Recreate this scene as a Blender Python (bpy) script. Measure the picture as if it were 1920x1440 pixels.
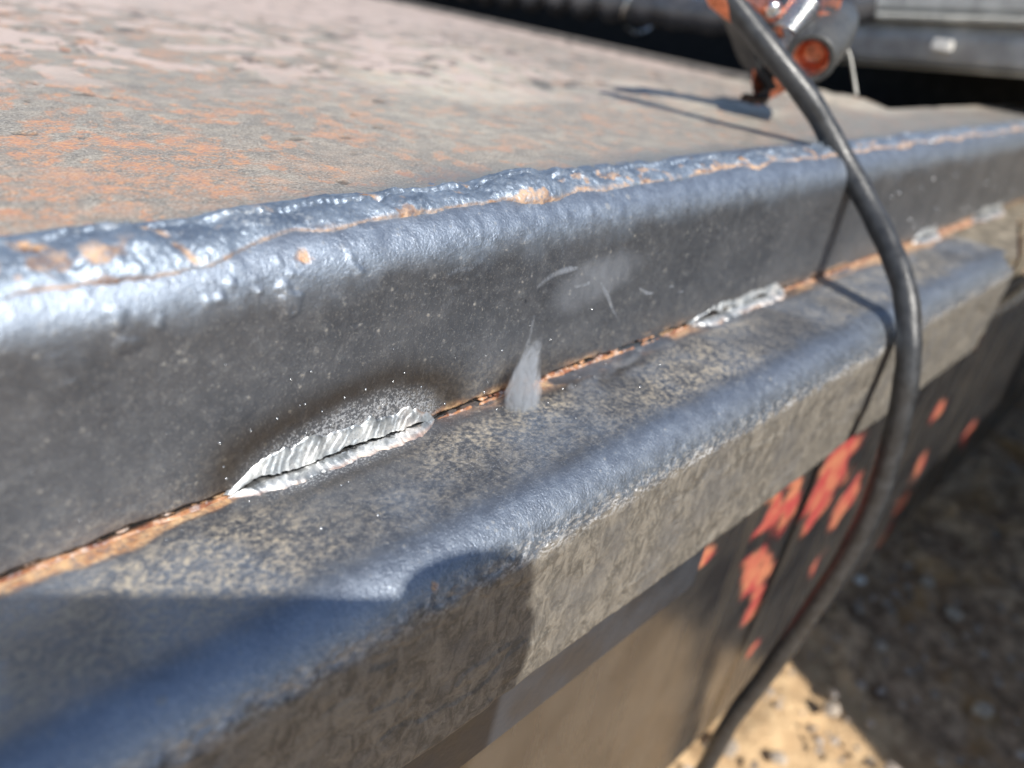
import bpy, bmesh, math, random
import numpy as np
from mathutils import Vector, Matrix

for o in list(bpy.data.objects):
    bpy.data.objects.remove(o)
S = bpy.context.scene
COL = S.collection
random.seed(7)
# ------------------------------------------------------------------ camera, sky, sun, exposure
# X runs along the bumper, Y into the vehicle, Z up; origin = the seam below the fresh weld. Metres.
F = 1400.0
_X = np.array([1530, -555, 1400.0]); _X /= np.linalg.norm(_X)
_Y = np.array([-1656, -1033, 1400.0]); _Y -= _X * (_X @ _Y); _Y /= np.linalg.norm(_Y)
R = np.array([_X, _Y, np.cross(_X, _Y)])
_d = R @ np.array([660 - 960, 845 - 720, F]); _d /= np.linalg.norm(_d)
CAM = -_d * 0.27
cd = bpy.data.cameras.new('camera')
cam = bpy.data.objects.new('camera', cd); COL.objects.link(cam)
M = Matrix.Identity(4)
for i in range(3):
    M[i][0] = R[i, 0]; M[i][1] = -R[i, 1]; M[i][2] = -R[i, 2]; M[i][3] = CAM[i]
cam.matrix_world = M
cd.sensor_fit = 'HORIZONTAL'; cd.sensor_width = 9.8; cd.lens = F / 1920 * 9.8
cd.clip_start = 0.01; cd.clip_end = 500
cd.dof.use_dof = True; cd.dof.focus_distance = 0.268; cd.dof.aperture_fstop = 1.5
S.camera = cam

LIGHT = np.array([.27, 1.0, -1.04]); LIGHT /= np.linalg.norm(LIGHT)      # the way sunlight travels
w = bpy.data.worlds.new('World'); S.world = w; w.use_nodes = True
nt = w.node_tree; bg = nt.nodes['Background']
sky = nt.nodes.new('ShaderNodeTexSky'); sky.sky_type = 'NISHITA'; sky.sun_disc = False
sky.sun_elevation = math.asin(-LIGHT[2]); sky.sun_rotation = math.atan2(-LIGHT[0], -LIGHT[1])
sky.air_density = 1.0; sky.dust_density = 0.3; sky.ozone_density = 1.6
nt.links.new(sky.outputs[0], bg.inputs[0]); bg.inputs[1].default_value = 0.105
sd = bpy.data.lights.new('sun', 'SUN'); sd.energy = 4.6; sd.angle = math.radians(0.55); sd.color = (1.0, .955, .88)
sun = bpy.data.objects.new('sun', sd); COL.objects.link(sun)
sun.rotation_euler = Vector(LIGHT).to_track_quat('-Z', 'Y').to_euler()
S.view_settings.view_transform = 'Standard'; S.view_settings.look = 'None'
S.view_settings.gamma = 1; S.view_settings.exposure = 0.52
S.render.engine = 'CYCLES'
S.cycles.use_denoising = True
S.cycles.max_bounces = 5; S.cycles.adaptive_threshold = .02; S.cycles.volume_bounces = 1
S.cycles.sample_clamp_indirect = 6.0

GROUND = -0.60

# ------------------------------------------------------------------ numpy noise
def _hash(ix, iy, seed):
    h = (ix.astype(np.int64) * 374761393 + iy.astype(np.int64) * 668265263 + seed * 1442695041) & 0xffffffff
    h = ((h ^ (h >> 13)) * 1274126177) & 0xffffffff
    return ((h ^ (h >> 16)) & 0xffffff) / float(0xffffff)
def vnoise(x, y, seed=0):
    x = np.asarray(x, float); y = np.asarray(y, float)
    x, y = np.broadcast_arrays(x, y)
    ix = np.floor(x); iy = np.floor(y); fx = x - ix; fy = y - iy
    fx = fx * fx * fx * (fx * (fx * 6 - 15) + 10); fy = fy * fy * fy * (fy * (fy * 6 - 15) + 10)
    a = _hash(ix, iy, seed); b = _hash(ix + 1, iy, seed); c = _hash(ix, iy + 1, seed); d = _hash(ix + 1, iy + 1, seed)
    return (a * (1 - fx) + b * fx) * (1 - fy) + (c * (1 - fx) + d * fx) * fy
def fbm(x, y, seed=0, oct=4, gain=.5):
    s = 0; a = 1; t = 0
    for k in range(oct):
        s = s + a * vnoise(np.asarray(x) * 2 ** k + 17.3 * k, np.asarray(y) * 2 ** k - 9.1 * k, seed + k); t += a; a *= gain
    return s / t
def sst(a, b, x):
    t = np.clip((x - a) / (b - a), 0, 1); return t * t * (3 - 2 * t)
def bell(x, c, wd):
    return np.exp(-((x - c) / wd) ** 2)

# ------------------------------------------------------------------ mesh helpers
def link(name, me, mat=None, parent=None):
    o = bpy.data.objects.new(name, me); COL.objects.link(o)
    if mat: me.materials.append(mat)
    if parent: o.parent = parent
    return o
def tag(o, label=None, cat=None, group=None, kind=None):
    if label: o['label'] = label
    if cat: o['category'] = cat
    if group: o['group'] = group
    if kind: o['kind'] = kind
    return o
def empty(name, loc=(0, 0, 0)):
    o = bpy.data.objects.new(name, None); o.empty_display_size = .05; o.location = loc; COL.objects.link(o); return o
def grid(name, P, mat, parent=None, attrs=None, mask=None, flip=False):
    """P: (n,m,3) array -> one smooth mesh with float point attributes."""
    n, m, _ = P.shape
    idx = np.arange(n * m).reshape(n, m)
    q = np.stack([idx[:-1, :-1], idx[1:, :-1], idx[1:, 1:], idx[:-1, 1:]], -1)
    if flip: q = q[..., ::-1]
    q = q.reshape(-1, 4)
    if mask is not None: q = q[mask.reshape(-1)]
    me = bpy.data.meshes.new(name)
    me.vertices.add(n * m); me.vertices.foreach_set('co', P.reshape(-1).astype(np.float32))
    me.loops.add(len(q) * 4); me.loops.foreach_set('vertex_index', q.reshape(-1).astype(np.int32))
    me.polygons.add(len(q)); me.polygons.foreach_set('loop_start', (np.arange(len(q)) * 4).astype(np.int32))
    me.polygons.foreach_set('use_smooth', np.ones(len(q), bool))
    for k, v in (attrs or {}).items():
        a = me.attributes.new(k, 'FLOAT', 'POINT')
        a.data.foreach_set('value', np.broadcast_to(v, (n, m)).reshape(-1).astype(np.float32))
    me.update(calc_edges=True); me.validate()
    return link(name, me, mat, parent)
def from_bm(name, bm, mat, parent=None, smooth=False):
    bmesh.ops.recalc_face_normals(bm, faces=bm.faces)
    me = bpy.data.meshes.new(name); bm.to_mesh(me); bm.free()
    if smooth:
        for p in me.polygons: p.use_smooth = True
    return link(name, me, mat, parent)
def box(name, lo, hi, mat, parent=None, bevel=.002, rot=None):
    bm = bmesh.new(); bmesh.ops.create_cube(bm, size=1)
    lo = Vector(lo); hi = Vector(hi)
    for v in bm.verts:
        v.co = Vector((lo[i] + (v.co[i] + .5) * (hi[i] - lo[i]) for i in range(3)))
    if bevel: bmesh.ops.bevel(bm, geom=bm.edges[:], offset=bevel, segments=2, affect='EDGES')
    return from_bm(name, bm, mat, parent)
def catmull(pts, n):
    p = np.array(pts, float); p = np.vstack([2 * p[0] - p[1], p, 2 * p[-1] - p[-2]]); out = []
    for i in range(1, len(p) - 2):
        for t in np.linspace(0, 1, n, endpoint=False):
            a, b, c, d = p[i - 1:i + 3]
            out.append(.5 * ((2 * b) + (-a + c) * t + (2 * a - 5 * b + 4 * c - d) * t * t + (-a + 3 * b - 3 * c + d) * t ** 3))
    out.append(p[-2]); return np.array(out)
def sweep(name, path, rad, mat, parent=None, seg=24, caps=True, closed=False):
    """tube along a path; rad scalar or array per path point"""
    path = np.array(path, float); n = len(path); rad = np.broadcast_to(rad, n)
    T = np.gradient(path, axis=0); T /= np.linalg.norm(T, axis=1)[:, None]
    up = np.array([0.13, .31, .94]); A = np.cross(T[0], up); A /= np.linalg.norm(A)
    bm = bmesh.new(); rings = []
    for i in range(n):
        A = A - T[i] * (A @ T[i]); A /= np.linalg.norm(A); B = np.cross(T[i], A)
        rings.append([bm.verts.new(path[i] + rad[i] * (math.cos(2 * math.pi * k / seg) * A + math.sin(2 * math.pi * k / seg) * B)) for k in range(seg)])
    for i in range(n - 1):
        for k in range(seg):
            bm.faces.new((rings[i][k], rings[i][(k + 1) % seg], rings[i + 1][(k + 1) % seg], rings[i + 1][k]))
    if caps:
        bm.faces.new(rings[0][::-1]); bm.faces.new(rings[-1])
    return from_bm(name, bm, mat, parent, smooth=True)
def lathe(name, prof, p0, direction, mat, parent=None, seg=32):
    """prof: (radius, distance along axis) list, closed ends left to the profile"""
    d = Vector(direction).normalized(); q = d.to_track_quat('Z', 'Y'); bm = bmesh.new(); rings = []
    for r, h in prof:
        rings.append([bm.verts.new(Vector(p0) + q @ Vector((r * math.cos(2 * math.pi * k / seg), r * math.sin(2 * math.pi * k / seg), h))) for k in range(seg)])
    for a, b in zip(rings[:-1], rings[1:]):
        for k in range(seg): bm.faces.new((a[k], a[(k + 1) % seg], b[(k + 1) % seg], b[k]))
    return from_bm(name, bm, mat, parent, smooth=True)
def adapt(lo, hi, unit=.0006, c=-.12, d0=.22):
    """positions along X whose spacing grows with distance from the camera"""
    out = [lo]
    while out[-1] < hi:
        x = out[-1]; out.append(x + unit * max(1, math.hypot(x - c, d0) / .30) ** 1.3)
    return np.array(out)
def unproject(px, py, axis, val):
    d = R @ np.array([px - 960, py - 720, F]); t = (val - CAM[axis]) / d[axis]; return CAM + d * t

# ------------------------------------------------------------------ node helpers
class NT:
    def __init__(s, name):
        s.m = bpy.data.materials.new(name); s.m.use_nodes = True; s.t = s.m.node_tree; s.N = s.t.nodes
        s.b = s.N['Principled BSDF']; s.co = s.N.new('ShaderNodeTexCoord').outputs['Object']
    def link(s, a, b):
        if isinstance(a, (int, float)): b.default_value = a
        elif isinstance(a, tuple): b.default_value = (a + (1,))[:4] if len(b.default_value) == 4 else a
        else: s.t.links.new(a, b)
    def map(s, scale, rot=(0, 0, 0), src=None):
        n = s.N.new('ShaderNodeMapping'); n.inputs['Scale'].default_value = scale; n.inputs['Rotation'].default_value = rot
        s.link(src or s.co, n.inputs[0]); return n.outputs[0]
    def noise(s, scale, detail=4, rough=.55, vec=None, dist=0):
        n = s.N.new('ShaderNodeTexNoise'); n.inputs['Scale'].default_value = scale; n.inputs['Detail'].default_value = detail
        n.inputs['Roughness'].default_value = rough; n.inputs['Distortion'].default_value = dist
        s.link(vec or s.co, n.inputs['Vector']); return n.outputs['Fac']
    def voro(s, scale, feature='F1', vec=None, rand=1):
        n = s.N.new('ShaderNodeTexVoronoi'); n.feature = feature; n.inputs['Scale'].default_value = scale; n.inputs['Randomness'].default_value = rand
        s.link(vec or s.co, n.inputs['Vector']); return n.outputs['Distance']
    def ramp(s, x, a, b, lo=0., hi=1.):
        n = s.N.new('ShaderNodeMapRange'); n.interpolation_type = 'SMOOTHSTEP'
        for i, v in enumerate((x, a, b, lo, hi)): s.link(v, n.inputs[i])
        return n.outputs[0]
    def math(s, op, a, b=0.0, c=None):
        n = s.N.new('ShaderNodeMath'); n.operation = op; s.link(a, n.inputs[0]); s.link(b, n.inputs[1])
        if c is not None: s.link(c, n.inputs[2])
        return n.outputs[0]
    def mul(s, a, b): return s.math('MULTIPLY', a, b)
    def add(s, a, b): return s.math('ADD', a, b)
    def mix(s, f, a, b):
        n = s.N.new('ShaderNodeMix'); n.data_type = 'RGBA'
        s.link(f, n.inputs[0]); s.link(a, n.inputs[6]); s.link(b, n.inputs[7]); return n.outputs[2]
    def fmix(s, f, a, b):
        n = s.N.new('ShaderNodeMix'); s.link(f, n.inputs[0]); s.link(a, n.inputs[2]); s.link(b, n.inputs[3]); return n.outputs[0]
    def attr(s, name):
        n = s.N.new('ShaderNodeAttribute'); n.attribute_name = name; return n.outputs['Fac']
    def bump(s, h, dist, strength=1.0, prev=None):
        n = s.N.new('ShaderNodeBump'); n.inputs['Distance'].default_value = dist; s.link(strength, n.inputs['Strength']); s.link(h, n.inputs['Height'])
        if prev is not None: s.link(prev, n.inputs['Normal'])
        return n.outputs[0]
    def set(s, color=None, rough=None, metal=None, normal=None, spec=None, coat=None):
        for v, k in ((color, 'Base Color'), (rough, 'Roughness'), (metal, 'Metallic'), (normal, 'Normal'), (spec, 'Specular IOR Level'), (coat, 'Coat Weight')):
            if v is not None: s.link(v, s.b.inputs[k])
        return s.m
def plain(name, color, rough=.5, metal=0., bump=None, vary=.25):
    t = NT(name); n = t.noise(bump[0] if bump else 60, 5)
    dark = tuple(c * (1 - vary) for c in color); light = tuple(min(1, c * (1 + vary)) for c in color)
    t.set(t.mix(t.ramp(n, .3, .7), dark, light), t.ramp(n, .2, .8, rough * .8, min(1, rough * 1.2)), metal)
    if bump: t.set(normal=t.bump(t.noise(bump[0] * 4, 4), bump[1]))
    return t.m

# ------------------------------------------------------------------ materials
def steel_material():
    """mill-scale steel; attributes: rust, soot, frost, dust, mud, wear"""
    t = NT('mill_scale_steel')
    rust, soot, frost, dust, mud, wear, blue_sheen = (t.attr(k) for k in ('rust', 'soot', 'frost', 'dust', 'mud', 'wear', 'blue_sheen'))
    n1 = t.noise(28, 4); n2 = t.noise(190, 4, .65); n3 = t.noise(1100, 2, .7); n4 = t.noise(480, 4, .7)
    col = t.mix(t.ramp(n1, .3, .7), (.125, .135, .155), (.185, .195, .215))
    col = t.mix(t.mul(t.ramp(n2, .48, .75), .5), col, (.25, .255, .26))
    col = t.mix(t.mul(t.ramp(n3, .55, .76), .6), col, (.46, .455, .44))
    # sky reflection painted as pale blue on the bends, with some heat tint
    col = t.mix(t.mul(blue_sheen, t.ramp(n2, .2, .7, .6, 1.)), col, t.mix(n3, (.27, .335, .43), (.44, .51, .61)))
    # pale dots of splashed dirt, two sizes
    v = t.voro(330); keep = t.mul(t.ramp(n2, .50, .62), t.fmix(blue_sheen, 1., .3))
    dots = t.mul(t.ramp(v, .16, .30, 1., 0.), keep)
    v2 = t.voro(120); keep2 = t.ramp(t.noise(47, 1), .60, .68)
    dots2 = t.mul(t.ramp(t.add(v2, t.mul(n2, .25)), .25, .36, 1., 0.), keep2)
    dd = t.math('MAXIMUM', t.mul(dots, .6), t.mul(dots2, .40))
    col = t.mix(dd, col, (.27, .25, .215))
    # ochre dust film, blotchy
    dn = t.noise(120, 6, .78, dist=.15)
    dm = t.mul(dust, t.ramp(t.add(t.mul(dn, .5), t.mul(n4, .5)), .40, .64))
    col = t.mix(t.mul(dm, .72), col, t.mix(n4, (.28, .225, .15), (.60, .51, .37)))
    # brown baked dirt on the front face
    mn = t.noise(170, 6, .68, t.map((1, 1, .55), (.0, .6, 0)), 1.0)
    mcol = t.mix(t.ramp(mn, .36, .64), (.082, .074, .062), (.20, .180, .150))
    mcol = t.mix(t.mul(t.ramp(n4, .52, .70), .45), mcol, (.30, .275, .23))
    mcol = t.mix(t.mul(t.ramp(n1, .48, .66), .55), mcol, (.105, .102, .10))
    col = t.mix(mud, col, mcol)
    # soot / heat band, frosted spatter, bare worn edge, rust
    col = t.mix(t.mul(soot, t.ramp(n2, .1, .6, .65, 1.)), col, (.060, .045, .032))
    fr = t.mul(t.ramp(frost, 0., .8), t.ramp(t.add(n3, t.mul(frost, .10)), .54, .68))
    col = t.mix(fr, col, (.62, .63, .65))
    wr = t.mul(wear, t.ramp(t.noise(620, 3, .7, t.map((.6, 1, 1))), .47, .62))
    col = t.mix(wr, col, (.60, .60, .60))
    rn = t.mul(rust, t.ramp(n4, .25, .6, .35, 1.))
    rc = t.mix(t.ramp(n2, .35, .65), (.40, .19, .085), (.66, .42, .22))
    col = t.mix(rn, col, rc)
    dirt = t.math('MAXIMUM', t.math('MAXIMUM', t.mul(dm, .85), dd), t.math('MAXIMUM', mud, rn))
    rough = t.fmix(dirt, t.ramp(n2, .25, .75, .40, .54), .66)
    metal = t.fmix(dirt, .80, .0)
    metal = t.fmix(t.math('MAXIMUM', fr, wr), metal, .85)
    h = t.add(t.mul(n4, .34), t.mul(n3, .26))
    h = t.add(h, t.mul(t.mul(mn, mud), .50))
    h = t.add(h, t.mul(t.mul(n4, t.math('MAXIMUM', rust, t.mul(wear, .5))), .7))
    h = t.add(h, t.mul(t.add(dd, dm), .12))
    return t.set(col, rough, metal, t.bump(h, .0010, .8), .5)

def weld_material():
    """old bead: blue-grey scale, rust where the attribute says so"""
    t = NT('weld_bead_steel'); rust = t.attr('rust'); wear = t.attr('wear')
    n1 = t.noise(90, 4); n2 = t.noise(620, 4, .65); n3 = t.noise(220, 4)
    col = t.mix(t.ramp(n1, .3, .7), (.19, .235, .30), (.36, .42, .49))
    col = t.mix(t.mul(t.ramp(n2, .5, .75), .6), col, (.46, .49, .50))
    col = t.mix(t.mul(wear, t.ramp(n2, .4, .6)), col, (.66, .68, .68))
    rn = t.mul(rust, t.ramp(n2, .25, .55, .25, 1.))
    col = t.mix(rn, col, t.mix(t.ramp(n3, .35, .65), (.15, .075, .040), (.55, .34, .19)))
    h = t.add(t.mul(n2, .45), n3)
    return t.set(col, t.fmix(rn, .46, .75), t.fmix(rn, .70, 0.), t.bump(h, .0009, .9), .5)

def fresh_weld_material():
    t = NT('fresh_weld_silver'); rust = t.attr('rust'); dark = t.attr('dark'); dull = t.attr('dull')
    n1 = t.noise(150, 4); n2 = t.noise(900, 3, .7); n3 = t.noise(380, 4, .7)
    col = t.mix(t.ramp(n1, .35, .65), (.50, .53, .55), (.84, .84, .82))
    col = t.mix(t.mul(t.ramp(n2, .5, .7), .5), col, (.20, .23, .26))
    col = t.mix(dull, col, (.115, .125, .135))
    rn = t.mul(rust, t.ramp(n3, .22, .55, .35, 1.))
    col = t.mix(rn, col, t.mix(t.ramp(n1, .35, .65), (.20, .070, .035), (.50, .26, .125)))
    col = t.mix(dark, col, (.010, .010, .011))
    rd = t.math('MAXIMUM', rust, dark)
    h = t.add(t.mul(n2, .3), t.mul(t.mul(n3, rust), 1.1))
    return t.set(col, t.fmix(rd, .42, .85), t.fmix(rd, .75, 0.), t.bump(h, .0008, .8))

def plate_material():
    t = NT('rusted_plate_steel')
    rust, pink, pale, blue, chip = (t.attr(k) for k in ('rust', 'pink', 'pale', 'blue', 'chip'))
    g = t.noise(1150, 2, .75); n2 = t.noise(85, 5, .65); n3 = t.noise(400, 4, .7)
    col = t.mix(t.ramp(n2, .35, .65), (.235, .205, .168), (.335, .295, .242))
    col = t.mix(t.mul(t.ramp(g, .50, .70), .75), col, (.56, .50, .42))
    col = t.mix(t.mul(t.ramp(g, .48, .34), .65), col, (.085, .075, .065))
    col = t.mix(t.mul(pale, t.ramp(n2, .3, .7, .35, .9)), col, (.55, .50, .40))
    rn = t.mul(rust, t.ramp(t.add(t.mul(n3, .5), t.mul(n2, .5)), .42, .58))
    col = t.mix(t.mul(rn, .74), col, t.mix(t.ramp(n3, .35, .65), (.42, .145, .085), (.62, .30, .135)))
    pn = t.mul(pink, t.ramp(n3, .25, .6, .55, 1.))
    col = t.mix(pn, col, t.mix(n2, (.46, .345, .29), (.60, .485, .42)))
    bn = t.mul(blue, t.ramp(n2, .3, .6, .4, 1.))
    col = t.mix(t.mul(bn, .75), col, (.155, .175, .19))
    col = t.mix(t.mul(chip, .8), col, (.07, .058, .048))
    h = t.add(t.mul(g, .5), t.mul(n3, .45))
    return t.set(col, t.ramp(n2, .3, .7, .46, .62), t.mul(bn, .3), t.bump(h, .0010, .75), .5)

def lower_plate_material():
    """dark gloss paint, a film of dust, red primer where it has chipped"""
    t = NT('dark_gloss_paint'); red = t.attr('red'); n = t.noise(22, 6); st = t.noise(9, 4, .6, t.map((6, 1, .6), (0, .12, 0)))
    col = t.mix(t.ramp(n, .35, .65), (.020, .020, .022), (.045, .042, .040))
    col = t.mix(t.mul(t.ramp(st, .5, .68), .22), col, (.12, .095, .066))
    col = t.mix(red, col, t.mix(t.ramp(t.noise(38, 4), .42, .58), (.40, .060, .055), (.48, .175, .095)))
    b = t.bump(t.noise(30, 4), .0008, .35); b = t.bump(red, .0012, .6, b)
    return t.set(col, t.fmix(red, t.ramp(st, .4, .7, .20, .34), .5), 0., b, .9)

def ground_material():
    t = NT('sandy_soil'); sand = t.attr('sand'); n1 = t.noise(7, 7, .65); n2 = t.noise(45, 6, .7); n3 = t.noise(160, 4, .7)
    soil = t.mix(t.ramp(n2, .38, .62), (.21, .14, .085), (.55, .385, .245))
    soil = t.mix(t.mul(t.ramp(n1, .52, .66), .8), soil, (.46, .27, .11))
    soil = t.mix(t.mul(t.ramp(n3, .60, .72), .7), soil, (.30, .27, .24))
    sn = t.mix(t.ramp(n2, .3, .7), (.52, .345, .19), (.70, .50, .29))
    sn = t.mix(t.ramp(n3, .62, .74), sn, (.22, .13, .07))
    col = t.mix(sand, soil, sn)
    b = t.bump(n2, .012, .8); b = t.bump(n3, .004, .8, b)
    return t.set(col, .85, 0., b, .3)

STEEL = steel_material(); WELD = weld_material(); FRESH = fresh_weld_material(); PLATE = plate_material()
LOWER = lower_plate_material(); SOIL = ground_material()
RUBBER = plain('black_rubber', (.034, .035, .037), .36, 0., (140, .0003), .3)
GRIP = plain('grey_rubber_grip', (.060, .060, .058), .45, 0., (160, .0003), .25)
COPPER = plain('copper', (.72, .25, .14), .30, .9, (120, .0004), .3)
ZINC = plain('zinc_plated_steel', (.65, .66, .66), .25, 1., (90, .0002), .15)
HOSE = plain('black_plastic_conduit', (.055, .055, .060), .22, 0., (60, .0004), .3)
DARK_GAP = plain('dark_gap', (.006, .006, .007), .9, 0., None, .2)  # near-black colour stands in for the dark of open gaps
TRIM = plain('weathered_grey_plastic', (.36, .36, .355), .36, 0., (45, .0005), .2)
TRIM_LIGHT = plain('pale_grey_plastic', (.45, .44, .40), .5, 0., (45, .0005), .2)
STONE = plain('stone', (.36, .30, .24), .7, 0., (40, .002), .4)
PEBBLE = plain('brown_pebble', (.30, .25, .21), .35, 0., (30, .002), .5)
CHIP = plain('pale_chip', (.72, .70, .66), .35, 0., (40, .001), .15)
LEDGE = plain('dusty_steel', (.24, .205, .155), .5, .2, (70, .0008), .5)
PAINT_RED = plain('red_primer', (.46, .10, .06), .5, 0., (60, .0008), .45)

# ------------------------------------------------------------------ ground
def make_ground():
    def axis(lo, hi, step, far):
        a = list(np.arange(lo, hi, step)); s = step
        while a[-1] < far: s *= 1.25; a.append(a[-1] + s)
        s = step
        while a[0] > -far: s *= 1.25; a.insert(0, a[0] - s)
        return np.array(a)
    xs = axis(-.2, 2.6, .011, 220); ys = axis(-1.2, .5, .011, 220)
    Xg, Yg = np.meshgrid(xs, ys, indexing='ij')
    near = np.exp(-((Xg - 1) ** 2 + Yg ** 2) / 9)
    h = (fbm(Xg * 3, Yg * 3, 3, 4) - .5) * .05 + (fbm(Xg * 22, Yg * 22, 9, 4) - .5) * .035 * near
    lump = sst(.60, .75, fbm(Xg * 14, Yg * 14, 21, 3)) * .022
    edge = .74 + .28 * Yg + (fbm(Xg * 9, Yg * 9, 5, 4) - .5) * .10  # sand ends along the shade line, so darker soil deepens the shade
    sand = 1 - sst(-.03, .05, Xg - edge)
    sand = np.maximum(sand, .85 * sst(2.5, 5, np.hypot(Xg - .5, Yg)))
    sand = np.where((Yg < -.55) & (np.hypot(Xg - .5, Yg) < 4), np.maximum(0, sand - sst(-.55, -.75, Yg) * .75), sand)  # ground colour darkened out front to darken the lower plate's reflection
    h = h + lump * (1 - .6 * sand)
    P = np.stack([Xg, Yg, GROUND + h], -1)
    g = grid('ground', P, SOIL, None, {'sand': sand}); g['kind'] = 'structure'
    return g
make_ground()

# ------------------------------------------------------------------ the bumper
bumper = tag(empty('steel_bumper', (0, 0, 0)), 'welded dark steel vehicle bumper with rusty top plate and smoking open seam', 'bumper')

R1 = .0175; TOPZ = .080
def upper_profile(s):
    """arc length along the upper tube: s<0 top flat, then the rounded edge, then the face down to the seam"""
    a = R1 * math.pi / 2
    ang = np.clip(s, 0, a) / R1
    y = R1 - R1 * np.sin(ang) + np.where(s < 0, -s, 0)
    z = TOPZ - R1 + R1 * np.cos(ang) - np.where(s > a, s - a, 0)
    ny = -np.sin(ang); nz = np.cos(ang)
    return y, z, ny, nz
def make_upper_tube():
    xs = adapt(-.45, 2.2, .0008)
    a = R1 * math.pi / 2; face = TOPZ - R1
    s = np.concatenate([np.linspace(-.02, 0, 8)[:-1], np.linspace(0, a, 34)[:-1], np.linspace(a, a + face - .0015, 84)])
    Xg, Sg = np.meshgrid(xs, s, indexing='ij')
    y, z, ny, nz = upper_profile(Sg)
    d = (fbm(Xg * 45, Sg * 45, 31, 4) - .5) * .0009 + (fbm(Xg * 6, Sg * 12, 37, 3) - .5) * .0016
    d += sst(.66, .78, fbm(Xg * 130, Sg * 130, 41, 3)) * .0006 * (sst(.012, .03, Sg) * (1 - sst(.030, .045, Sg)) * bell(Xg, -.02, .06) * 1.5 + .3)
    # ragged lower lip along the seam
    lip = sst(a + face - .006, a + face - .0015, Sg)
    z = z - d * 0 + lip * ((fbm(Xg * 170, 0 * Sg, 51, 4) - .5) * .0026 + .0008 + .0012 * (bell(Xg, -.006, .034) + bell(Xg, .265, .05)))
    P = np.stack([Xg, y + ny * d, z + nz * d], -1)
    zz = P[..., 2]
    # turn the lip inwards
    P2 = P[:, -1:, :].copy(); P2[..., 1] += .010; P2[..., 2] += .0008
    P = np.concatenate([P, P2], 1)
    ext = lambda A: np.concatenate([A, A[:, -1:]], 1)
    nz1 = fbm(Xg * 60, zz * 60, 61, 4)
    # heat halo round the fresh weld
    r = np.sqrt(((Xg + .002) / .047) ** 2 + ((zz + .002) / .0235) ** 2) + (nz1 - .5) * .16 - .10 * bell(Xg, .022, .02)
    soot = np.where(r > 1.05, bell(r, 1.05, .34), bell(r, 1.05, .22)) * .85 * sst(-.062, -.045, Xg) * sst(.075, .045, Xg)
    soot = np.maximum(soot, .55 * bell(Xg, .088, .04) * sst(.020, .002, zz) * (Xg > .04))
    soot = np.maximum(soot, .35 * bell(Xg, .26, .07) * sst(.016, .004, zz))
    frost = sst(1.08, .55, r) * 1.0
    frost = np.maximum(frost, .5 * bell(Xg, .27, .05) * sst(.010, .002, zz))
    rust = sst(.0075, .0015, zz) * sst(.38, .62, fbm(Xg * 40, zz * 90, 67, 4)) * (1 - .85 * bell(Xg, -.005, .032)) * sst(-.06, .05, Xg)
    rust = np.maximum(rust, .9 * sst(.006, .001, zz) * (Xg > .36) * sst(.3, .5, fbm(Xg * 20, zz * 40, 69, 3)))
    for qx, qs, q in [(-.0165, .0160, .0024)]:
        rust = np.maximum(rust, .9 * sst(1.2, .6, np.hypot(Xg - qx, Sg - qs) / q + 2.2 * (fbm(Xg * 260, Sg * 260, 71, 4) - .5)))
    dust = .22 * sst(.030, .003, zz) + .04 + .25 * bell(Xg, .05, .04) * sst(.03, .005, zz)
    dust = np.where(Sg < a * .8, 0, dust)
    blue_sheen = sst(a * 1.18, a * .72, Sg + (fbm(Xg * 60, Sg * 60, 73, 4) - .5) * .012) * (.66 - .16 * sst(.1, .5, Xg))  # painted sky sheen on the bend, plus heat tint by the weld
    A = {'rust': ext(rust), 'soot': ext(soot), 'frost': ext(frost), 'dust': ext(dust), 'mud': 0., 'wear': 0., 'blue_sheen': ext(blue_sheen)}
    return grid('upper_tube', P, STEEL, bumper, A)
make_upper_tube()

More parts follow.
